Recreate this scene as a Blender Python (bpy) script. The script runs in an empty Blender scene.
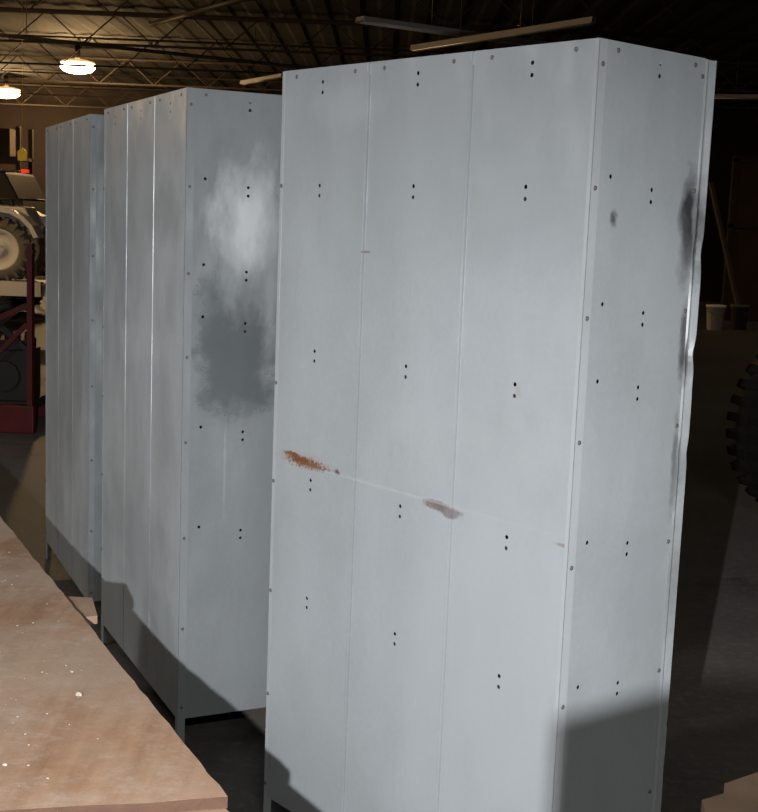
import bpy, bmesh, math, random
from mathutils import Vector, Matrix
random.seed(3)
S=bpy.context.scene
S.view_settings.view_transform='Standard'
LINK=S.collection.objects.link
# ------------------------------------------------ camera
f,p,r,h=1254.5,.1457,.0387,1.744
F=Vector((0,math.cos(p),-math.sin(p)));R0=Vector((1,0,0));U0=Vector((0,math.sin(p),math.cos(p)))
R=R0*math.cos(r)+U0*math.sin(r);U=-R0*math.sin(r)+U0*math.cos(r)
cd=bpy.data.cameras.new('camera');cam=bpy.data.objects.new('camera',cd);LINK(cam)
cam.matrix_world=Matrix(((R.x,U.x,-F.x,0),(R.y,U.y,-F.y,0),(R.z,U.z,-F.z,h),(0,0,0,1)))
cd.sensor_fit='HORIZONTAL';cd.sensor_width=36;cd.lens=36*f/758;cd.clip_end=200;cd.clip_start=.02
S.camera=cam

# ------------------------------------------------ materials
def newmat(name):
    m=bpy.data.materials.new(name);m.use_nodes=True
    nt=m.node_tree;b=nt.nodes['Principled BSDF'];return m,nt,b
def N(nt,t,**k):
    n=nt.nodes.new(t)
    for a,v in k.items():setattr(n,a,v)
    return n
def mixc(nt,fac,a,b,mode='MIX'):
    n=nt.nodes.new('ShaderNodeMix');n.data_type='RGBA';n.blend_type=mode
    for s,v in ((0,fac),(6,a),(7,b)):
        if isinstance(v,bpy.types.NodeSocket):nt.links.new(v,n.inputs[s])
        elif s==0:n.inputs[0].default_value=v
        else:n.inputs[s].default_value=(*v,1)
    return n.outputs[2]
def noise(nt,vec,scale,detail=4,rough=.55):
    n=N(nt,'ShaderNodeTexNoise');n.inputs['Scale'].default_value=scale;n.inputs['Detail'].default_value=detail;n.inputs['Roughness'].default_value=rough
    if vec is not None:nt.links.new(vec,n.inputs['Vector'])
    return n.outputs['Fac']
def mrange(nt,v,a,b,c=0,d=1):
    n=N(nt,'ShaderNodeMapRange');nt.links.new(v,n.inputs[0])
    for i,x in zip((1,2,3,4),(a,b,c,d)):n.inputs[i].default_value=x
    return n.outputs[0]
def mul(nt,a,b):
    n=N(nt,'ShaderNodeMath',operation='MULTIPLY');nt.links.new(a,n.inputs[0]);nt.links.new(b,n.inputs[1]);return n.outputs[0]
def bump(nt,b,v,strength=.3,dist=.01):
    n=N(nt,'ShaderNodeBump');n.inputs['Strength'].default_value=strength;n.inputs['Distance'].default_value=dist
    nt.links.new(v,n.inputs['Height']);nt.links.new(n.outputs[0],b.inputs['Normal'])
def objco(nt):
    return N(nt,'ShaderNodeTexCoord').outputs['Object']
def simple(name,col,rough=.6,metal=0,var=.25,scale=6,bmp=0):
    m,nt,b=newmat(name);co=objco(nt)
    nf=noise(nt,co,scale,5)
    c=mixc(nt,nf,[x*(1-var) for x in col],[min(1,x*(1+var)) for x in col])
    nt.links.new(c,b.inputs['Base Color']);b.inputs['Roughness'].default_value=rough;b.inputs['Metallic'].default_value=metal
    if bmp:bump(nt,b,noise(nt,co,scale*6,4),bmp,.005)
    return m
def emis(name,col,s):
    m,nt,b=newmat(name);b.inputs['Base Color'].default_value=(*col,1)
    b.inputs['Emission Color'].default_value=(*col,1);b.inputs['Emission Strength'].default_value=s;return m
def galv(name,stains_and_sheen,base=(.40,.44,.46),seed=0.,mott=.08,face='b',metal=.25,bmps=.6):
    """stains: (centre along sheet, centre z, radius along, radius z, colour, strength, noise scale, roughness or None[, edge kind])"""
    m,nt,b=newmat(name);co=objco(nt)
    mp=N(nt,'ShaderNodeMapping');mp.inputs['Location'].default_value=(seed,seed*1.7,seed*.6);nt.links.new(co,mp.inputs[0])
    mc=mp.outputs[0]
    st=N(nt,'ShaderNodeMapping');st.inputs['Scale'].default_value=(2.2,2.2,1.4);nt.links.new(mc,st.inputs[0])
    n1=noise(nt,st.outputs[0],1.6,4,.55);n2=noise(nt,mc,70,3,.6);n3=noise(nt,mc,7,6,.7)
    c=mixc(nt,mrange(nt,n1,.3,.7),[x*(1-mott) for x in base],[x*(1+mott) for x in base])
    c=mixc(nt,mrange(nt,n2,.35,.75,0,.10),c,(.6,.62,.64))
    c=mixc(nt,mrange(nt,n3,.58,.78,0,.25),c,(.24,.255,.265))
    sc=N(nt,'ShaderNodeMapping');sc.inputs['Scale'].default_value=(30,30,2.2);sc.inputs['Rotation'].default_value=(.25,.2,0);nt.links.new(mc,sc.inputs[0])
    n4=noise(nt,sc.outputs[0],3,3,.6)
    c=mixc(nt,mrange(nt,n4,.71,.77,0,.3),c,(.56,.58,.60))
    rough=mrange(nt,n3,.3,.7,.30,.40)
    for t in stains_and_sheen:
        cy,cz,ry,rz,col,strg,nsc,rg=t[:8];kind=t[8] if len(t)>8 else 0
        ctr=(0,cy,cz) if face=='b' else (cy,0,cz)
        rad=(1,ry,rz) if face=='b' else (ry,1,rz)
        s1=N(nt,'ShaderNodeVectorMath',operation='SUBTRACT');nt.links.new(co,s1.inputs[0]);s1.inputs[1].default_value=ctr
        s2=N(nt,'ShaderNodeVectorMath',operation='DIVIDE');nt.links.new(s1.outputs[0],s2.inputs[0]);s2.inputs[1].default_value=rad
        s3=N(nt,'ShaderNodeVectorMath',operation='LENGTH');nt.links.new(s2.outputs[0],s3.inputs[0])
        src=mc
        if kind==3:
            sm=N(nt,'ShaderNodeMapping');sm.inputs['Scale'].default_value=(1,1,.4);nt.links.new(mc,sm.inputs[0]);src=sm.outputs[0]
        nn=noise(nt,src,nsc,5,.65)
        mlt,lo_,hi_={0:(1.6,1.15,1.85),1:(3.0,2.0,2.3),2:(1.8,1.45,1.80),3:(2.0,1.15,2.05)}[kind]
        ad=N(nt,'ShaderNodeMath',operation='MULTIPLY_ADD');nt.links.new(nn,ad.inputs[0]);ad.inputs[1].default_value=mlt;nt.links.new(s3.outputs['Value'],ad.inputs[2])
        msk=mrange(nt,ad.outputs[0],lo_,hi_,strg,0)
        c=mixc(nt,msk,c,col)
        if rg is not None:
            mm=N(nt,'ShaderNodeMix');nt.links.new(msk,mm.inputs[0]);nt.links.new(rough,mm.inputs[2]);mm.inputs[3].default_value=rg;rough=mm.outputs[0]
    nt.links.new(c,b.inputs['Base Color']);nt.links.new(rough,b.inputs['Roughness']);b.inputs['Metallic'].default_value=metal
    b.inputs['Diffuse Roughness'].default_value=1.0
    dn=N(nt,'ShaderNodeMapping');dn.inputs['Scale'].default_value=(2.2,2.2,1.2);nt.links.new(mc,dn.inputs[0])
    bump(nt,b,noise(nt,dn.outputs[0],2.6,2,.4),bmps,.03)
    return m
MAT={}
MAT['bolt']=simple('zinc bolt',(.22,.20,.18),.45,.4,.4,60)
MAT['dark_metal']=simple('dark interior steel',(.022,.022,.022),.8,0)

# ------------------------------------------------ mesh helpers
class B:
    def __init__(s):s.bm=bmesh.new()
    def box(s,lo,hi,M=None,mi=0):
        c=[(lo[i]+hi[i])/2 for i in range(3)];d=[hi[i]-lo[i] for i in range(3)]
        g=bmesh.ops.create_cube(s.bm,size=1)['verts']
        bmesh.ops.scale(s.bm,vec=d,verts=g);bmesh.ops.translate(s.bm,vec=c,verts=g)
        if M is not None:bmesh.ops.transform(s.bm,matrix=M,verts=g)
        for fa in {q for v in g for q in v.link_faces}:fa.material_index=mi
        return g
    def beam(s,a,b,w,t=None,mi=0):
        a=Vector(a);b=Vector(b);t=t or w;L=(b-a).length
        M=Matrix.Translation((a+b)/2)@(b-a).to_track_quat('Z','Y').to_matrix().to_4x4()
        return s.box((-w/2,-t/2,-L/2),(w/2,t/2,L/2),M,mi)
    def cyl(s,a,b,r1,r2=None,seg=16,mi=0,caps=True):
        a=Vector(a);b=Vector(b);L=(b-a).length
        M=Matrix.Translation((a+b)/2)@(b-a).to_track_quat('Z','Y').to_matrix().to_4x4()
        g=bmesh.ops.create_cone(s.bm,cap_ends=caps,segments=seg,radius1=r1,radius2=r1 if r2 is None else r2,depth=L,matrix=M)['verts']
        for fa in {q for v in g for q in v.link_faces}:fa.material_index=mi;fa.smooth=len(fa.verts)==4
        return g
    def lathe(s,prof,M=None,seg=32,mi=0):
        rings=[]
        for rr,z in prof:
            rings.append([s.bm.verts.new((rr*math.cos(2*math.pi*i/seg),rr*math.sin(2*math.pi*i/seg),z)) for i in range(seg)])
        for q in range(len(rings)-1):
            for i in range(seg):
                fa=s.bm.faces.new((rings[q][i],rings[q][(i+1)%seg],rings[q+1][(i+1)%seg],rings[q+1][i]));fa.smooth=True;fa.material_index=mi
        vs=[v for q in rings for v in q]
        if M is not None:bmesh.ops.transform(s.bm,matrix=M,verts=vs)
        return vs
    def prism(s,poly,z0,z1,mi=0,M=None,side=None):
        a=[s.bm.verts.new((x,y,z0)) for x,y in poly];b=[s.bm.verts.new((x,y,z1)) for x,y in poly]
        fs=[s.bm.faces.new(a[::-1]),s.bm.faces.new(b)]
        for q in fs:q.material_index=mi
        n=len(poly)
        for i in range(n):
            q=s.bm.faces.new((a[i],a[(i+1)%n],b[(i+1)%n],b[i]));q.material_index=mi if side is None else side
        if M is not None:bmesh.ops.transform(s.bm,matrix=M,verts=a+b)
        return a+b
    def mesh(s,name,mats,bevel=0):
        if bevel:
            bmesh.ops.bevel(s.bm,geom=[e for e in s.bm.edges if len(e.link_faces)==2 and e.calc_face_angle(0)>.6],offset=bevel,segments=2,affect='EDGES',profile=.6)
        bmesh.ops.recalc_face_normals(s.bm,faces=s.bm.faces[:])
        me=bpy.data.meshes.new(name);s.bm.to_mesh(me);s.bm.free()
        for m in mats:me.materials.append(m)
        return me
def ob(name,me,parent=None,loc=(0,0,0),rot=(0,0,0),**props):
    o=bpy.data.objects.new(name,me);LINK(o);o.location=loc;o.rotation_euler=rot
    if parent:o.parent=parent
    for k,v in props.items():o[k]=v
    return o
def empty(name,loc,rot=0,**props):
    o=bpy.data.objects.new(name,None);LINK(o);o.location=loc;o.rotation_euler=(0,0,rot);o.empty_display_size=.2
    for k,v in props.items():o[k]=v
    return o
def holed(a0,a1,b0,b1,holes,t,to3,mats,extra=None,hr=.0050):
    """flat sheet with real punched holes; (a,b) plane coords mapped by to3(a,b,n)"""
    cu=bpy.data.curves.new('tmp','CURVE');cu.dimensions='2D';cu.fill_mode='BOTH';cu.extrude=t/2
    def sp(pts):
        s=cu.splines.new('POLY');s.points.add(len(pts)-1)
        for q,(x,y) in zip(s.points,pts):q.co=(x,y,0,1)
        s.use_cyclic_u=True
    sp([(a0,b0),(a1,b0),(a1,b1),(a0,b1)])
    for x,y in holes:
        sp([(x+hr*math.cos(k*math.pi/5),y+hr*math.sin(k*math.pi/5)) for k in range(10)])
    o=bpy.data.objects.new('tmp',cu);LINK(o);bpy.context.view_layer.update()
    me=bpy.data.meshes.new_from_object(o.evaluated_get(bpy.context.evaluated_depsgraph_get()))
    bpy.data.objects.remove(o);bpy.data.curves.remove(cu)
    g=B();g.bm.from_mesh(me);bpy.data.meshes.remove(me)
    for v in g.bm.verts:v.co=Vector(to3(*v.co))
    for fa in g.bm.faces:fa.material_index=0;fa.smooth=False
    if extra:extra(g)
    return g.mesh('panel',mats)

# ------------------------------------------------ shelving units
H=2.13;ZB=.09;W=1.07;D=.397
UN={'N':(.4187,2.6268,.7214),'M':(-.6263,3.9534,.4526),'L':(-1.2107,5.1774,.4248)}
ROWS=[2.088,1.822,1.555,1.39,1.035,.705]
bg=B();bg.cyl((0,0,0),(0,0,.0010),.0052,.0052,12);bg.cyl((0,0,.0010),(0,0,.0030),.0040,.0028,6)
boltme=bg.mesh('bolt',[MAT['bolt']])
def unit(key,label,mp,ms,rowsback,bent=False):
    x,y,a=UN[key]
    E=empty('metal_shelving_unit',(x,y,0),a,label=label,category='shelving unit',group='row of grey metal shelving units')
    ml=galv('galvanised posts '+key,[],base=(.40,.43,.453) if bent else (.375,.405,.428),seed=9.1)
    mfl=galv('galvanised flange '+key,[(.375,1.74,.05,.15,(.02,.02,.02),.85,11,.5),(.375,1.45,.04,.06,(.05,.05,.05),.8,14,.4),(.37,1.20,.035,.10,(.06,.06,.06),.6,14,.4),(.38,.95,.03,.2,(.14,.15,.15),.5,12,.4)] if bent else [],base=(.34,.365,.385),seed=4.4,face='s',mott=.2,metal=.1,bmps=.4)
    ys=[0,W/3,2*W/3,W]
    sh=.0065 if bent else .0028
    gap=.0022 if bent else .0018
    for i in range(3):
        hs=[]
        cy=[.18,.54,.90][i]
        for z in rowsback:
            hs+= [(cy,z+.013),(cy,z-.013)]
        a0=ys[i]+(gap if i else 0);a1=ys[i+1]-gap
        def ex(g,a0=a0,a1=a1,i=i):
            if i:
                g.prism([(0,a0),(-sh,a0+.001),(-sh*.9,a0+.003),(0,a0+.007)],ZB+.002,H-.002)
            g.box((.0004,a1-.0008,ZB),(.013,a1,H));g.box((.0004,a0,ZB),(.013,a0+.0008,H))
            g.box((.0004,a0,H-.001),(.015,a1,H))
        me=holed(a0,a1,ZB,H,hs,.0012,lambda A,Bz,n:(n,A,Bz),[mp],ex)
        ob('back_panel',me,E)
    hs=[]
    for z in ROWS: hs+=[(.205,z+.013),(.205,z-.013)]
    for z in ROWS[1:]: hs.append((.062,z+.034))
    me=holed(.0015,D-.029,ZB,H,hs,.0012,lambda A,Bz,n:(A,n,Bz),[ms])
    ob('side_panel',me,E)
    me=holed(.0015,D-.001,ZB,H,[],.0012,lambda A,Bz,n:(A,W+n,Bz),[ms]);ob('side_panel',me,E)
    for cx,sx in((0,1),(D,-1)):
        for cy,sy in((0,1),(W,-1)):
            g=B();o=.0016
            x0=cx-sx*o;y0=cy-sy*o
            if sx<0 and sy>0:y0=.006
            def bx(xa,ya,xb,yb,z0,z1):g.box((min(xa,xb),min(ya,yb),z0),(max(xa,xb),max(ya,yb),z1))
            bx(x0,y0,x0+sx*.0265,y0+sy*.0016-sy*.0004,0,H-.001)
            bx(x0,y0,x0+sx*.0012,y0+sy*.011,ZB-.03,H-.001)
            bx(x0+sx*.0022,y0+sy*.0022,x0+sx*.0035,y0+sy*.032,0,H-.01)
            ob('corner_post',g.mesh('corner_post',[ml]),E)
    g=B();n=160;pr=None
    rn=random.Random(11)
    dents=[(rn.uniform(.3,2.05),rn.uniform(.010,.035),rn.uniform(-.0006,.0003),rn.uniform(-.3,.25)) for _ in range(8)]+[(1.70,.03,-.0018,-.6),(1.47,.025,-.0028,-.8),(1.24,.02,-.0012,-.5)]
    for k in range(n+1):
        z=ZB+(H-ZB-.002)*k/n
        ox=0;d1=.004;d2=.005
        if bent:
            ox=.0003*math.sin(z*5.3)
            for dz,dw,do,dd in dents:
                e=math.exp(-((z-dz)/dw)**2);ox+=do*e;d1*=1+dd*.8*e;d2*=1+dd*e
        X=D-.030
        q=[g.bm.verts.new(c) for c in((X,-.0010,z),(X+.002+ox*.6,-.0012-d1,z),(X+.0045+ox*.6,-.0012-d1,z),(X+.007+ox,.004,z),(D-.004+ox,.005,z),(D+.001+ox,-.0022-d2,z),(D+.003+ox,-.0022-d2,z),(D+.005+ox,.003,z),(D+.009+ox,.002,z),(D+.010+ox,.018,z))]
        if pr:
            for j in range(len(q)-1):g.bm.faces.new((pr[j],pr[j+1],q[j+1],q[j]))
        pr=q
    ob('front_flange',g.mesh('front_flange',[mfl]),E)
    g=B();g.box((D-.001,W-.0015,ZB),(D+.012,W,H));ob('front_flange',g.mesh('front_flange',[ml]),E)
    g=B();g.box((.002,.002,H-.022),(D-.002,W-.002,H-.0205));g.box((.001,.001,H-.03),(.003,W-.001,H-.002));g.box((D-.002,.007,H-.035),(D+.010,W-.001,H))
    g.box((.003,.001,H-.03),(D-.032,.0025,H-.001));g.box((.003,W-.0025,H-.03),(D-.001,W-.001,H-.001))
    ob('top_tray',g.mesh('top_tray',[ml]),E)
    for z in[1.822,1.39,1.035,.705,.36,ZB+.03]:
        g=B();g.box((.006,.009,z-.001),(D-.004,W-.006,z+.0));g.box((D-.006,.03,z-.03),(D-.004,W-.03,z));g.box((.005,.03,z-.03),(.0065,W-.03,z-.001))
        ob('shelf',g.mesh('shelf',[MAT['dark_metal']]),E)
    def bolt(c,n):
        o=ob('bolt',boltme,E,c);o.rotation_euler=Vector(n).to_track_quat('Z','Y').to_euler()
    for yy in(.06,.30,.42,.66,.77,1.01):bolt((-.0008,yy,H-.018),(-1,0,0))
    for z in[H-.05,1.83,1.56,1.295,1.02,.705,.40,.13]:
        bolt((.012,-.0018,z),(0,-1,0));bolt((D-.038,-.0008,z+.01),(0,-1,0))
    for z in[1.83,1.295,1.02,.705,.40,.13]:bolt((-.0018,W-.006,z),(-1,0,0))
    for xx in(.06,.33):bolt((xx,-.0008,H-.018),(0,-1,0))
    return E
RU=(.165,.068,.030)
RD=(.060,.014,.007)
LT=(.50,.53,.56)
mpN=galv('galvanised back near',[
 (.925,1.098,.13,.026,(.34,.26,.19),.5,30,.7),(.950,1.102,.070,.014,RU,.9,50,.8,2),(.985,1.110,.040,.008,RU,.9,60,.8,2),(.89,1.088,.075,.006,RU,.85,60,.8,2),(.94,1.10,.035,.006,RD,.7,80,.8,2),(.92,1.094,.12,.018,RU,.9,110,.8,1),
 (.395,1.077,.085,.013,(.16,.06,.035),.8,50,.9,2),(.415,1.084,.060,.008,RD,1,50,.9,2),(.38,1.073,.075,.010,RD,1,45,.9,2),(.362,1.066,.035,.013,RD,1,60,.9,2),(.40,1.079,.045,.006,RD,1,60,.9),
 (.17,1.385,.012,.02,(.3,.27,.25),.6,40,.7),(.706,1.668,.020,.004,RU,.8,60,.8),(.79,1.092,.015,.010,RD,.8,60,.8),
 (.02,1.068,.022,.005,RU,.8,50,.8),(.55,1.086,.55,.005,LT,.35,25,None),(.20,.8,.45,.6,(.43,.462,.487),.6,3,None),(.5,1.9,.7,.3,(.31,.337,.36),.5,3,None),
 (.80,2.03,.16,.07,(.45,.48,.505),.4,9,.28)],seed=0,base=(.362,.392,.416))
msN=galv('galvanised side near',[
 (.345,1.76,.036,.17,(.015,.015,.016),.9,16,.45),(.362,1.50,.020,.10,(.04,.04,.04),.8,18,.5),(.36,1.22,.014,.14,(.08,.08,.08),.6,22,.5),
 (.079,1.77,.014,.02,(.04,.04,.04),.8,80,.6),(.25,1.62,.16,.18,(.43,.46,.485),.35,8,.33),(.28,.95,.14,.35,(.29,.315,.335),.4,8,.4)],seed=3,base=(.35,.38,.402),face='s')
mpM=galv('galvanised back middle',[(.55,.55,.6,.3,(.26,.285,.305),.6,5,None),(.5,1.3,.5,.12,LT,.4,9,None),(.2,1.75,.25,.12,(.26,.285,.30),.5,12,None),(.8,1.6,.2,.3,(.27,.295,.315),.5,7,None),(.2,1.0,.12,.3,(.29,.315,.33),.5,9,None)],base=(.385,.415,.437),seed=6,mott=.13)
msM=galv('galvanised side middle',[  # blurry reflection painted into the colour: dark halo around a bright centre
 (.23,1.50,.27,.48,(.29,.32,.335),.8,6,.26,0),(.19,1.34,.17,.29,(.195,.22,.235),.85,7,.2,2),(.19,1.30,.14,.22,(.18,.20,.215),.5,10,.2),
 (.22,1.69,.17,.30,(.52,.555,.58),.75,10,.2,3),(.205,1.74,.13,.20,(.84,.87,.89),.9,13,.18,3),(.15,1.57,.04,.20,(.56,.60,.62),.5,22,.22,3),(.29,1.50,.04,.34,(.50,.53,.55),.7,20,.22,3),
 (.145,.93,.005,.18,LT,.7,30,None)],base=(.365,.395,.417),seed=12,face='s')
mpL=galv('galvanised back far',[(.5,1.5,.6,.45,(.27,.29,.305),.6,5,None),(.6,.7,.45,.25,(.27,.29,.305),.5,6,None),(.3,1.0,.2,.3,(.28,.30,.315),.5,9,None)],base=(.375,.40,.418),seed=17,mott=.15)
msL=galv('galvanised side far',[],base=(.335,.365,.38),seed=21,face='s')
RB=[2.08,1.818,1.386,1.038,.71]
unit('N','grey galvanised sheet-metal shelving unit with rust scrapes and bent edge',mpN,msN,RB,True)
unit('M','grey metal shelving unit with blurry reflection painted into its end panel colour',mpM,msM,[2.08])
unit('L','dull grey metal shelving unit standing last in the row',mpL,msL,[2.08])

# ------------------------------------------------ dusty table
mt,nt,b=newmat('dusty plywood');co=objco(nt)
gm=N(nt,'ShaderNodeMapping');gm.inputs['Rotation'].default_value=(0,0,-.47);gm.inputs['Scale'].default_value=(14,1.5,1);nt.links.new(co,gm.inputs[0])
sx=N(nt,'ShaderNodeSeparateXYZ');nt.links.new(co,sx.inputs[0])
far=mrange(nt,sx.outputs[0],.7,-.4,.40,1)
c=mixc(nt,mrange(nt,noise(nt,gm.outputs[0],2,6,.6),.3,.7),(.20,.105,.056),(.29,.17,.098))
c=mixc(nt,mrange(nt,noise(nt,co,3,5,.6),.50,.68,0,.35),c,(.21,.095,.048))
c=mixc(nt,mul(nt,mrange(nt,noise(nt,co,3.0,8,.62),.38,.60,0,.8),far),c,(.36,.295,.235))
c=mixc(nt,mul(nt,mrange(nt,noise(nt,co,14,7,.8),.50,.70,0,.6),far),c,(.43,.375,.32))
nt.links.new(c,b.inputs['Base Color']);b.inputs['Roughness'].default_value=.9;bump(nt,b,noise(nt,co,30,6,.7),.5,.003)
m_edge=simple('plywood edge',(.075,.036,.022),.85,0,.4,30,.3)
m_tan=simple('brown plywood',(.30,.20,.14),.85,0,.5,8,.3)
m_wood=simple('bare timber',(.15,.09,.058),.8,0,.35,8)
T=empty('work_table',(-.9,2.2,0),0,label='dusty plywood-topped work table littered with plaster crumbs',category='table')
def tp(l):return[(x+.9,y-2.2) for x,y in l]
rn=random.Random(5)
edge=[]
for k in range(61):
    t=k/60;j=rn.uniform(-.0018,.0018) if 0<k<60 else 0
    edge.append((-1.33+1.13*t+j,3.96-2.22*t+j*.5))
g=B();g.prism(tp(edge+[(-.25,1.728),(-.31,1.710),(-.40,1.695),(-.52,1.668),(-2.2,1.33),(-2.9,3.1)]),.882,.9,side=1)
me=g.mesh('tabletop',[mt,m_edge]);ob('tabletop',me,T)
g=B();g.prism(tp([(-1.37,3.90),(-.74,2.74),(-.63,2.735),(-.59,2.61),(-.66,2.57),(-.225,1.755),(-.205,1.745),(-.115,1.60),(.0,1.36),(-2.2,.9),(-2.9,3.05)]),.862,.8805)
ob('lower_sheet',g.mesh('lower_sheet',[simple('lower plywood',(.26,.17,.115),.85,0,.3,10)]),T,label='second plywood sheet under the top')
g=B()
g.beam(tp([(-1.45,3.75)])[0]+(.83,),tp([(-.2,1.4)])[0]+(.83,),.04,.062);g.beam(tp([(-2.75,3.0)])[0]+(.83,),tp([(-2.0,1.1)])[0]+(.83,),.04,.062)
g.beam(tp([(-1.45,3.72)])[0]+(.83,),tp([(-2.75,3.0)])[0]+(.83,),.04,.062);g.beam(tp([(-.25,1.4)])[0]+(.83,),tp([(-2.0,1.1)])[0]+(.83,),.04,.062)
ob('frame',g.mesh('frame',[m_wood]),T)
for x,y in[(-1.5,3.66),(-.32,1.5),(-2.7,2.98),(-2.0,1.2)]:
    g=B();g.box((x+.9-.04,y-2.2-.04,0),(x+.9+.04,y-2.2+.04,.862-.0));ob('leg',g.mesh('leg',[m_wood]),T)
m_deb=simple('plaster crumbs',(.42,.38,.34),.9,0,.4,50,.3)
g=B()
cl=[(random.random()**1.3*.8,.2+random.random()*.45) for _ in range(20)]
for i in range(2100):
    s=random.uniform(.003,.0085) if i<80 else random.uniform(.0006,.0022)
    if i%4:
        q=cl[i%len(cl)] if i%4==1 else random.choice(cl[:9]);t=q[0]+random.gauss(0,.06);o=abs(q[1]+random.gauss(0,.10))+.02
    else:t=random.random()**1.6;o=random.random()**.7*.7+.02
    t=min(max(t,.02),.97)
    x=-1.33+t*1.13;y=3.96-t*2.22
    X=x-o*.89;Y=y-o*.35-random.random()*.05
    if Y<1.8-.2*(-.2-X):continue
    M=Matrix.Translation((X,Y,.9+s*.2))@Matrix.Rotation(random.random()*6,4,'Z')@Matrix.Diagonal((s*random.uniform(.8,1.5),s,s*.5,1))
    q=bmesh.ops.create_icosphere(g.bm,subdivisions=1,radius=1,matrix=M)['verts']
    for v in q:v.co+=Vector((random.uniform(-1,1),random.uniform(-1,1),random.uniform(-.4,.6)))*s*.2
ob('plaster_debris',g.mesh('plaster_debris',[m_deb]),kind='stuff',label='pale plaster crumbs scattered over the dusty plywood top',category='debris')

# second bench corner
Pq=empty('wooden_bench',(1.1,1.6,0),0,label='brown plywood-topped bench with only its corner showing',category='bench')
g=B();g.prism([(x-1.1,y-1.6) for x,y in[(.51,1.79),(.55,1.815),(.56,1.85),(.63,1.9),(1.05,2.27),(1.75,1.45),(1.0,.85),(.46,1.42)]],.87,.9);ob('benchtop',g.mesh('benchtop',[m_tan]),Pq)
for x,y in[(.62,1.7),(1.05,2.12),(1.6,1.45),(1.0,1.0)]:
    g=B();g.box((x-1.1-.035,y-1.6-.035,0),(x-1.1+.035,y-1.6+.035,.87));ob('leg',g.mesh('leg',[m_wood]),Pq)
# unseen cabinet shape added to block flash light low on the near unit
TC=empty('flash_blocker',(.165,.32,0),0,label='unseen dark green steel cabinet added to shade the near unit side',category='light blocker')
m_grn=simple('dark green enamel',(.04,.07,.05),.5,.1,.2,5)
g=B();g.prism([(x-.14,y-.32) for x,y in[(-.101,.498),(-.047,.537),(.38,.515),(.38,.14),(-.07,.14)]],.04,1.470)
g.box((-.19,-.16,0),(.22,.16,.05));ob('body',g.mesh('body',[m_grn],.001),TC)
for k in range(6):
    z=.10+k*.225
    g=B();g.box((-.195,-.196,z),(.225,-.181,z+.205));ob('drawer',g.mesh('drawer',[m_grn],.003),TC)
    g=B();g.cyl((-.06,-.215,z+.12),(.10,-.215,z+.12),.006,seg=8);g.cyl((-.06,-.215,z+.12),(-.06,-.195,z+.12),.005,seg=8);g.cyl((.10,-.215,z+.12),(.10,-.195,z+.12),.005,seg=8)
    ob('handle',g.mesh('handle',[MAT['bolt']]),TC)

# ------------------------------------------------ room
def struct(name,lo,hi,m):
    g=B();g.box(lo,hi);return ob(name,g.mesh(name,[m]),kind='structure')
mf,nt,b=newmat('dark concrete');co=objco(nt)
c=mixc(nt,mrange(nt,noise(nt,co,.8,6,.6),.3,.7),(.050,.046,.044),(.09,.084,.08))
c=mixc(nt,mrange(nt,noise(nt,co,25,5,.7),.5,.75,0,.6),c,(.145,.135,.128))
c=mixc(nt,mrange(nt,noise(nt,co,3,4,.6),.6,.72,0,.6),c,(.032,.03,.028))
nt.links.new(c,b.inputs['Base Color']);b.inputs['Roughness'].default_value=.6;b.inputs['Diffuse Roughness'].default_value=1;bump(nt,b,noise(nt,co,20,5),.3,.004)
m_wall=simple('brown wall boards',(.018,.010,.007),.85,0,.6,.9)
m_ceil=simple('ceiling deck',(.0075,.0050,.0033),.9,0,.4,.7)
struct('floor',(-14,-4,-.1),(12,34,0),mf)
struct('wall_back',(-14,33,0),(12,33.2,4.9),m_wall);struct('wall_left',(-14.2,-4,0),(-14,33.2,4.9),m_wall)
struct('wall_right',(12,-4,0),(12.2,33.2,4.9),m_wall);struct('wall_front',(-14,-4.2,0),(12,-4,4.9),m_wall)
g=B()
for k in range(52):
    x=-14+k*.5;g.prism([(x,0),(x+.06,.012),(x+.25,.012),(x+.31,0),(x+.5,0),(x+.5,.08),(x,.08)],0,37.2)
me=g.mesh('ceiling',[m_ceil]);o=ob('ceiling',me,kind='structure');o.rotation_euler=(math.pi/2,0,0);o.location=(0,33.2,4.82)
m_joist=simple('painted joist steel',(.026,.016,.0095),.7,.1,.4,2)
g=B()
for z in(0,.48):
    g.box((-13.9,-.04,z),(11.9,-.028,z+.03));g.box((-13.9,.028,z),(11.9,.04,z+.03))
ch=g.mesh('chord',[m_joist])
g=B();k=-13.6;up=False
while k<11.2:
    g.beam((k,0,.02 if not up else .50),(k+.55,0,.50 if not up else .02),.018);k+=.55;up=not up
web=g.mesh('web',[m_joist])
for i in range(9):
    E=empty('bar_joist',(0,8+3*i,4.28),0,label='open-web steel bar joist under the roof deck',category='joist',group='roof bar joists')
    ob('chord',ch,E);ob('web',web,E)
m_pipe=simple('grey conduit',(.10,.08,.06),.5,.2,.2,4)
for a,bb,rr in[((-2.9,15.5,3.98),(-1.5,13.4,3.98),.03),((-9,14,3.9),(-.5,19.5,3.95),.025),((-8,10.5,4.0),(1,12.5,4.0),.02)]:
    g=B();g.cyl(a,bb,rr,seg=10);
    for t in(.15,.5,.85):
        q=Vector(a).lerp(Vector(bb),t);g.cyl(q,(q.x,q.y,4.84),.006,seg=6)
    ob('ceiling_conduit',g.mesh('ceiling_conduit',[m_pipe]),label='grey conduit hung under the roof joists',category='pipe',group='ceiling conduits')
m_fix=simple('dusty grey fixture',(.60,.60,.58),.5,0,.15,3);m_tube=simple('unlit glass tube',(.6,.6,.58),.25,0,.1,3)
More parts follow.
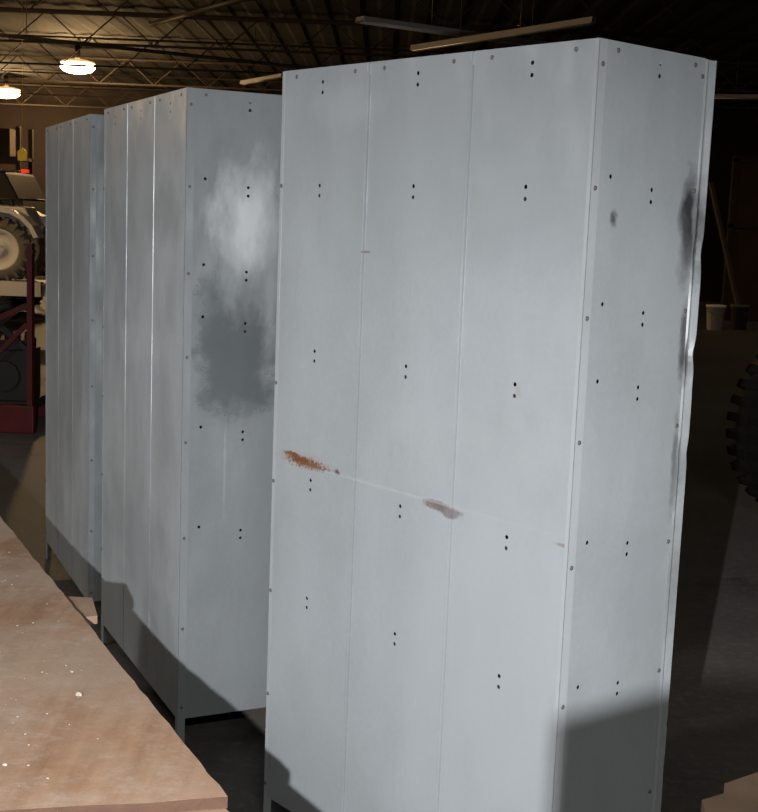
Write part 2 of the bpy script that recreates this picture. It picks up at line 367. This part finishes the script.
def fixture(a,bb,w=.16,label='unlit pale grey fluorescent strip fixture hanging from ceiling'):
    a=Vector(a);bb=Vector(bb);c=(a+bb)/2;L=(bb-a).length;ang=math.atan2(bb.y-a.y,bb.x-a.x)
    E=empty('fluorescent_fixture',c,ang,label=label,category='light fixture',group='unlit fluorescent fixtures')
    g=B();g.prism([(-w/2,-.01),(-w*.4,.045),(w*.4,.045),(w/2,-.01),(w*.3,.0),(-w*.3,0)],-L/2,L/2)
    me=g.mesh('housing',[m_fix]);me.transform(Matrix(((0,0,1,0),(1,0,0,0),(0,1,0,0),(0,0,0,1))));ob('housing',me,E)
    for s in(-1,1):
        g=B();g.cyl((-L/2+.03,s*w*.2,-.012),(L/2-.03,s*w*.2,-.012),.012,seg=10);ob('tube',g.mesh('tube',[m_tube]),E)
        g=B();g.cyl((s*L*.2,0,.04),(s*L*.2,0,4.84-c.z),.005,seg=6);ob('hanger',g.mesh('hanger',[m_pipe]),E)
fixture((-.38,14.45,3.95),(2.35,16.2,3.95),.20)
fixture((.21,14.0,3.6),(1.8,11.7,3.6),.055)
fixture((-2.5,21.6,3.95),(-1.7,20.3,3.95),.10)
fixture((5.2,20.9,3.95),(6.4,20.6,3.95),.14)
fixture((3.6,12.8,3.95),(5.6,12.6,3.95),.06)
m_glow=emis('lamp glow',(1.0,.80,.48),30);m_refl=emis('lit prismatic reflector',(1,.58,.22),.8)
for x,y in[(-5.95,24.4),(-9.1,30.4),(-7.6,12.4),(9.5,19.0)]:  # last two are unseen lamps added to brighten the vehicle and right background
    E=empty('high_bay_lamp',(x,y,4.42),0,label='glowing warm low-profile warehouse lamp between the joists',category='lamp',group='lit high-bay lamps')
    g=B();g.lathe([(.06,.15),(.20,.13),(.31,.10),(.33,.07),(.30,.07),(.18,.10)],seg=28);ob('lamp_shade',g.mesh('lamp_shade',[m_refl]),E)
    g=B();bmesh.ops.create_uvsphere(g.bm,u_segments=24,v_segments=14,radius=.19,matrix=Matrix.Translation((0,0,.0))@Matrix.Diagonal((1.7,1.7,.65,1)));ob('bulb',g.mesh('bulb',[m_glow]),E)
    g=B();g.cyl((0,0,.14),(0,0,.40),.05);ob('ballast',g.mesh('ballast',[m_joist]),E)
    ld=bpy.data.lights.new('lamp_light','POINT');ld.energy=(380 if y>20 else 230) if x<0 else 5;ld.color=(1,.62,.27);ld.shadow_soft_size=.2
    lo=bpy.data.objects.new('lamp_light',ld);LINK(lo);lo.location=(x,y,4.10)

# ------------------------------------------------ left background
m_tyre=simple('black rubber',(.030,.028,.026),.8,0,.3,10);m_rim=simple('cream wheel rim',(.85,.80,.70),.5,0,.1,4)
m_mud=simple('dusty tyre rubber',(.20,.175,.14),.9,0,.35,12)
m_white=simple('white painted body',(.85,.80,.70),.4,0,.12,3);m_blk=simple('black plastic',(.02,.02,.02),.5)
m_redp=simple('red painted steel',(.13,.010,.008),.5,0,.6,5)
def wheel(c,R_,w,E,rim=m_rim,lugs=18,ty=None,ri=.56,lh=.07):
    M=Matrix.Translation(c)@Matrix.Rotation(math.pi/2,4,'X')
    g=B();k=w/2
    g.lathe([(R_*ri*.98,-k*.8),(R_*.78,-k),(R_*.93,-k*.9),(R_,-k*.55),(R_,k*.55),(R_*.93,k*.9),(R_*.78,k),(R_*ri*.98,k*.8),(R_*ri*.98,-k*.8)],M,36)
    for i in range(lugs):
        t=2*math.pi*i/lugs
        for s in(-1,1):
            Q=M@Matrix.Rotation(t+(.0 if s>0 else math.pi/lugs),4,'Z')@Matrix.Diagonal((1,1,s,1))
            g.box((R_-.01,-R_*.045,-k*.0),(R_+R_*lh,R_*.045,k*1.02),Q)
            g.box((R_*.82,-R_*.045,k*.85),(R_+R_*lh,R_*.045,k*1.04),Q)
    ob('tyre',g.mesh('tyre',[ty or m_tyre]),E)
    g=B();g.lathe([(.0,-k*.5),(R_*.2,-k*.55),(R_*.22,-k*.3),(R_*ri*.8,-k*.25),(R_*ri*.9,-k*.75),(R_*ri,-k*.82),(R_*ri,k*.82),(R_*ri*.9,k*.75),(R_*ri*.8,k*.25),(R_*.22,k*.3),(R_*.2,k*.55),(0,k*.5)],M,28)
    for s in(-1,1):
        for i in range(5):
            t=2*math.pi*i/5;q=M@Vector((R_*.14*math.cos(t),R_*.14*math.sin(t),s*k*.5));q2=M@Vector((R_*.14*math.cos(t),R_*.14*math.sin(t),s*k*.68));g.cyl(q,q2,R_*.03,seg=6)
    ob('wheel_rim',g.mesh('wheel_rim',[rim]),E)
TR=empty('flatbed_trailer',(-5.9,16.3,0),0,label='pale flatbed trailer carrying a white all-terrain vehicle',category='trailer')
g=B();g.box((-1.7,-.7,.70),(1.65,.7,.80));g.box((-1.7,-.72,.66),(1.65,-.66,.84));g.box((-1.7,.66,.66),(1.65,.72,.84));ob('deck',g.mesh('deck',[m_white]),TR)
for x in(-.5,.35):
    for s in(-1,1):wheel((x,s*.80,.30),.28,.16,TR)
g=B();g.beam((1.6,-.5,.7),(2.3,0,.55),.08);g.beam((1.6,.5,.7),(2.3,0,.55),.08);g.cyl((2.2,0,0),(2.2,0,.6),.04);ob('drawbar',g.mesh('drawbar',[m_white]),TR)
A=empty('all_terrain_vehicle',(-5.45,16.2,.80),0,label='white four-wheel utility vehicle with pale rims and treaded tyres',category='vehicle')
for x in(-.62,.66):
    for s in(-1,1):wheel((x,s*.46,.42),.38,.22,A,ty=m_mud,lugs=20,ri=.68)
g=B();g.prism([(-.95,.60),(-.85,.88),(-.2,.90),(.0,.80),(.35,.98),(.9,.96),(1.02,.72),(.95,.55),(.4,.42),(-.3,.38),(-.9,.45)],-.25,.25,M=Matrix.Rotation(math.pi/2,4,'X'));ob('body',g.mesh('body',[m_white],.03),A)
for x in(-.62,.66):
    for s in(-1,1):
        g=B();pts=[(x+.52*math.cos(t),.44+.50*math.sin(t)) for t in[math.pi*(k+1)/10 for k in range(9)]]+[(x+.46*math.cos(t),.44+.45*math.sin(t)) for t in[math.pi*(k+1)/10 for k in range(8,-1,-1)]]
        g.prism(pts,s*.42-.15,s*.42+.15,M=Matrix.Rotation(math.pi/2,4,'X'));ob('fender',g.mesh('fender',[m_white]),A)
g=B();g.box((-.75,-.16,.90),(.05,.16,1.0));ob('seat',g.mesh('seat',[m_blk],.03),A)
g=B();g.cyl((.25,0,.90),(.15,0,1.18),.03);g.cyl((.12,-.38,1.20),(.15,0,1.17),.018);g.cyl((.12,.38,1.20),(.15,0,1.17),.018);ob('handlebar',g.mesh('handlebar',[m_blk]),A)
for x0,x1 in((.45,1.0),(-1.0,-.5)):
    g=B()
    for k in range(5):g.cyl((x0,-.36+.18*k,1.05),(x1,-.36+.18*k,1.05),.013,seg=8)
    for xx in(x0,x1):g.cyl((xx,-.37,1.05),(xx,.37,1.05),.013,seg=8)
    g.cyl(((x0+x1)/2,-.2,.9),((x0+x1)/2,-.2,1.05),.02);g.cyl(((x0+x1)/2,.2,.9),((x0+x1)/2,.2,1.05),.02)
    ob('cargo_rack',g.mesh('cargo_rack',[m_blk]),A)
m_dk=simple('dark rack steel',(.04,.035,.03),.6,.2)
RK=empty('storage_rack',(-8.3,23.5,0),0,label='dark steel storage rack loaded with dim stock',category='rack')
for x in(-1.6,0,1.6):
    for y in(-.4,.4):
        g=B();g.box((x-.04,y-.04,0),(x+.04,y+.04,3.2));ob('upright',g.mesh('upright',[m_dk]),RK)
for z in(.5,1.6,2.6):
    g=B();g.box((-1.64,-.44,z),(1.64,.44,z+.06));g.box((-1.64,-.46,z-.08),(1.64,-.42,z+.06));ob('shelf',g.mesh('shelf',[m_dk]),RK)
m_yel=simple('yellow plastic',(.80,.62,.05),.5);m_card=simple('brown cardboard',(.06,.04,.027),.9)
for x,z,w,hh in[(-1.2,2.66,.5,.35),(-.4,2.66,.6,.4),(.45,2.66,.45,.3),(1.1,2.66,.6,.5),(.9,1.66,.5,.45),(.2,1.66,.4,.3),(-.9,.56,.6,.5)]:
    g=B();g.box((-w/2,-.25,0),(w/2,.25,hh));g.box((-w/2,-.03,hh),(w/2,.03,hh+.004))
    ob('cardboard_box',g.mesh('cardboard_box',[m_card]),loc=(-8.3+x,23.5,z),label='dim brown cardboard box on the dark storage rack',category='box',group='boxes on storage rack')
g=B();g.prism([(-.06,-.09),(.06,-.09),(.07,.03),(0,.09),(-.07,.03)],-.01,.01,M=Matrix.Rotation(math.pi/2,4,'X'));g.cyl((0,0,.07),(0,0,2.31),.002,seg=6)
ob('yellow_tag',g.mesh('yellow_tag',[m_yel]),loc=(-5.05,17.6,2.48),label='small yellow tag hanging on a wire from ceiling',category='tag')
m_redl=emis('red lamp glow',(1,.03,.015),.8)
E=empty('utility_vehicle',(-7.4,20.4,0),0,label='dark parked utility vehicle with glowing red tail light',category='vehicle')
g=B();g.prism([(-2,.5),(-1.95,1.3),(-1.0,1.4),(-.6,2.25),(1.5,2.3),(1.95,1.45),(2.0,.5)],-.85,.85,M=Matrix.Rotation(math.pi/2,4,'X'));ob('body',g.mesh('body',[m_dk],.05),E)
for x in(-1.25,1.25):
    for s in(-1,1):wheel((x,s*.86,.455),.42,.24,E,lugs=12)
g=B();g.prism([(-.5,1.5),(-.35,2.12),(1.35,2.15),(1.6,1.5)],-.87,.87,M=Matrix.Rotation(math.pi/2,4,'X'));ob('windows',g.mesh('windows',[simple('dark glass',(.03,.035,.04),.08)]),E)
g=B();g.box((1.78,-.9,2.28),(1.88,-.8,2.33));ob('tail_light',g.mesh('tail_light',[m_redl]),E)
g=B();g.cyl((1.3,-.85,2.28),(1.86,-.85,2.30),.015,seg=8);g.cyl((1.3,-.85,2.25),(1.3,-.85,2.29),.03,seg=8);ob('roof_bar',g.mesh('roof_bar',[m_dk]),E)
HO=empty('engine_hoist',(-3.15,9.75,0),0,label='red painted steel shop hoist on floor beside shelving',category='hoist')
g=B();g.box((-1.0,-.10,.0),(.46,.0,.22));g.box((-1.0,.7,.0),(.44,.8,.16));g.box((-1.0,0,.03),(-.9,.7,.13));ob('base',g.mesh('base',[m_redp],.01),HO)
g=B();g.box((.405,-.08,.22),(.445,.0,1.48));g.box((.395,-.085,1.40),(.455,.005,1.43));ob('post',g.mesh('post',[m_redp]),HO)
g=B();g.beam((.40,-.03,1.0),(-.55,-.03,.55),.045);g.beam((.38,.02,.85),(-.2,.02,.24),.035);ob('brace',g.mesh('brace',[m_redp]),HO)
g=B();g.beam((.0,.0,.22),(.12,.0,.95),.05);g.beam((-.3,.05,.5),(.3,.05,.95),.035);g.cyl((-.1,-.06,.9),(.28,-.06,1.0),.035);g.beam((.0,.1,.95),(.4,.1,.60),.04);ob('boom',g.mesh('boom',[m_dk]),HO,label='dark steel boom arms')
g=B();g.box((.0,.15,.22),(.34,.55,.62));g.cyl((.17,.14,.42),(.17,.10,.42),.12);g.cyl((.05,.14,.55),(.05,.10,.55),.05);g.box((.02,.2,.62),(.32,.5,.70))
for k in range(4):g.cyl((.05+.08*k,.35,.70),(.05+.08*k,.35,.76),.025)
g.box((-.02,.1,.14),(.38,.7,.22))
ob('engine_block',g.mesh('engine_block',[m_dk],.004),HO,label='dark greasy engine block')

# ------------------------------------------------ right background
m_bw=simple('white plastic bucket',(.95,.94,.92),.5,0,.04);m_bg=simple('grey plastic bucket',(.12,.11,.10),.5,0,.1)
for x,y,m,l in[(6.17,23.3,m_bw,'white plastic bucket on the concrete floor'),(6.70,23.6,m_bg,'dark grey plastic bucket beside a white one')]:
    E=empty('bucket',(x,y,0),0,label=l,category='bucket')
    g=B();g.lathe([(0,0),(.14,0),(.17,.42),(.185,.42),(.185,.46),(.16,.46),(.13,.02),(0,.02)]);ob('body',g.mesh('body',[m]),E)
    g=B()
    for k in range(12):
        t=math.pi*k/12;u=math.pi*(k+1)/12
        g.cyl((.18*math.cos(t),-.05-.15*math.sin(t)*.7,.43-.15*math.sin(t)),(.18*math.cos(u),-.05-.15*math.sin(u)*.7,.43-.15*math.sin(u)),.005,seg=6)
    ob('handle',g.mesh('handle',[m_pipe]),E)
m_plank=simple('weathered plank',(.10,.08,.06),.8,0,.3,4)
g=B();g.beam((6.95,24.2,.01),(6.3,24.9,2.75),.12,.05);ob('leaning_plank',g.mesh('leaning_plank',[m_plank],.005),label='weathered timber plank leaning near the buckets',category='plank')
E=empty('timber_partition',(7.9,26,0),0,label='dark reddish-brown timber partition panel with frame',category='partition')
g=B();g.box((-.9,0,0),(2.6,.05,3.3));ob('panel',g.mesh('panel',[simple('reddish board',(.065,.032,.022),.8,0,.4,1.5)]),E)
g=B()
for x in(-.9,-.1,1.0,2.5):g.box((x,-.08,0),(x+.1,0,3.3))
g.box((-.9,-.08,3.22),(2.6,0,3.35));g.box((-.9,-.08,1.9),(2.6,-.0,1.98));ob('frame',g.mesh('frame',[simple('dark studs',(.04,.022,.015),.8)]),E)
E=empty('tractor_tyre',(2.75,7.6,0),.35,label='large black treaded tractor tyre standing on the floor',category='tyre')
wheel((0,0,.60),.58,.40,E,m_dk,34,simple('tractor tyre rubber',(.003,.003,.003),1.0,0,.3,10),lh=.014)

# ------------------------------------------------ lights
w=bpy.data.worlds.new('world');S.world=w;w.use_nodes=True
w.node_tree.nodes['Background'].inputs[0].default_value=(.9,.75,.6,1);w.node_tree.nodes['Background'].inputs[1].default_value=.02
ld=bpy.data.lights.new('camera_flash','SPOT');ld.energy=455;ld.color=(.995,1,1);ld.spot_size=math.radians(76);ld.spot_blend=1;ld.shadow_soft_size=.008
lo=bpy.data.objects.new('camera_flash',ld);LINK(lo);lo.location=(-.19,0,1.655)
dr=F+R*((375-379)/f)+U*((406-590)/f);lo.rotation_euler=dr.to_track_quat('-Z','Y').to_euler()
m_on=emis('fill lamp tube',(1,.95,.88),2)
for x,y,e in[(-4.4,1.6,105),(.6,-2.2,130),(4.8,2.4,14)]:  # unseen fill lamps added to lift the shadows and the panel faces
    E=empty('added_fill_lamp',(x,y,3.9),.3,label='unseen strip lamp added below the roof as fill light',category='lamp',group='added fill lamps')
    g=B();g.box((-.75,-.09,.02),(.75,.09,.08));g.cyl((-.5,0,.08),(-.5,0,.95),.005,seg=6);g.cyl((.5,0,.08),(.5,0,.95),.005,seg=6);ob('housing',g.mesh('housing',[m_fix]),E)
    g=B();g.cyl((-.72,0,-.005),(.72,0,-.005),.02,seg=10);ob('tube',g.mesh('tube',[m_on]),E)
    ld=bpy.data.lights.new('fill_light','AREA');ld.shape='RECTANGLE';ld.size=1.4;ld.size_y=.3;ld.energy=e;ld.color=(1,.96,.90)
    lo=bpy.data.objects.new('fill_light',ld);LINK(lo);lo.location=(x,y,3.86);lo.rotation_euler=(0,0,.3)
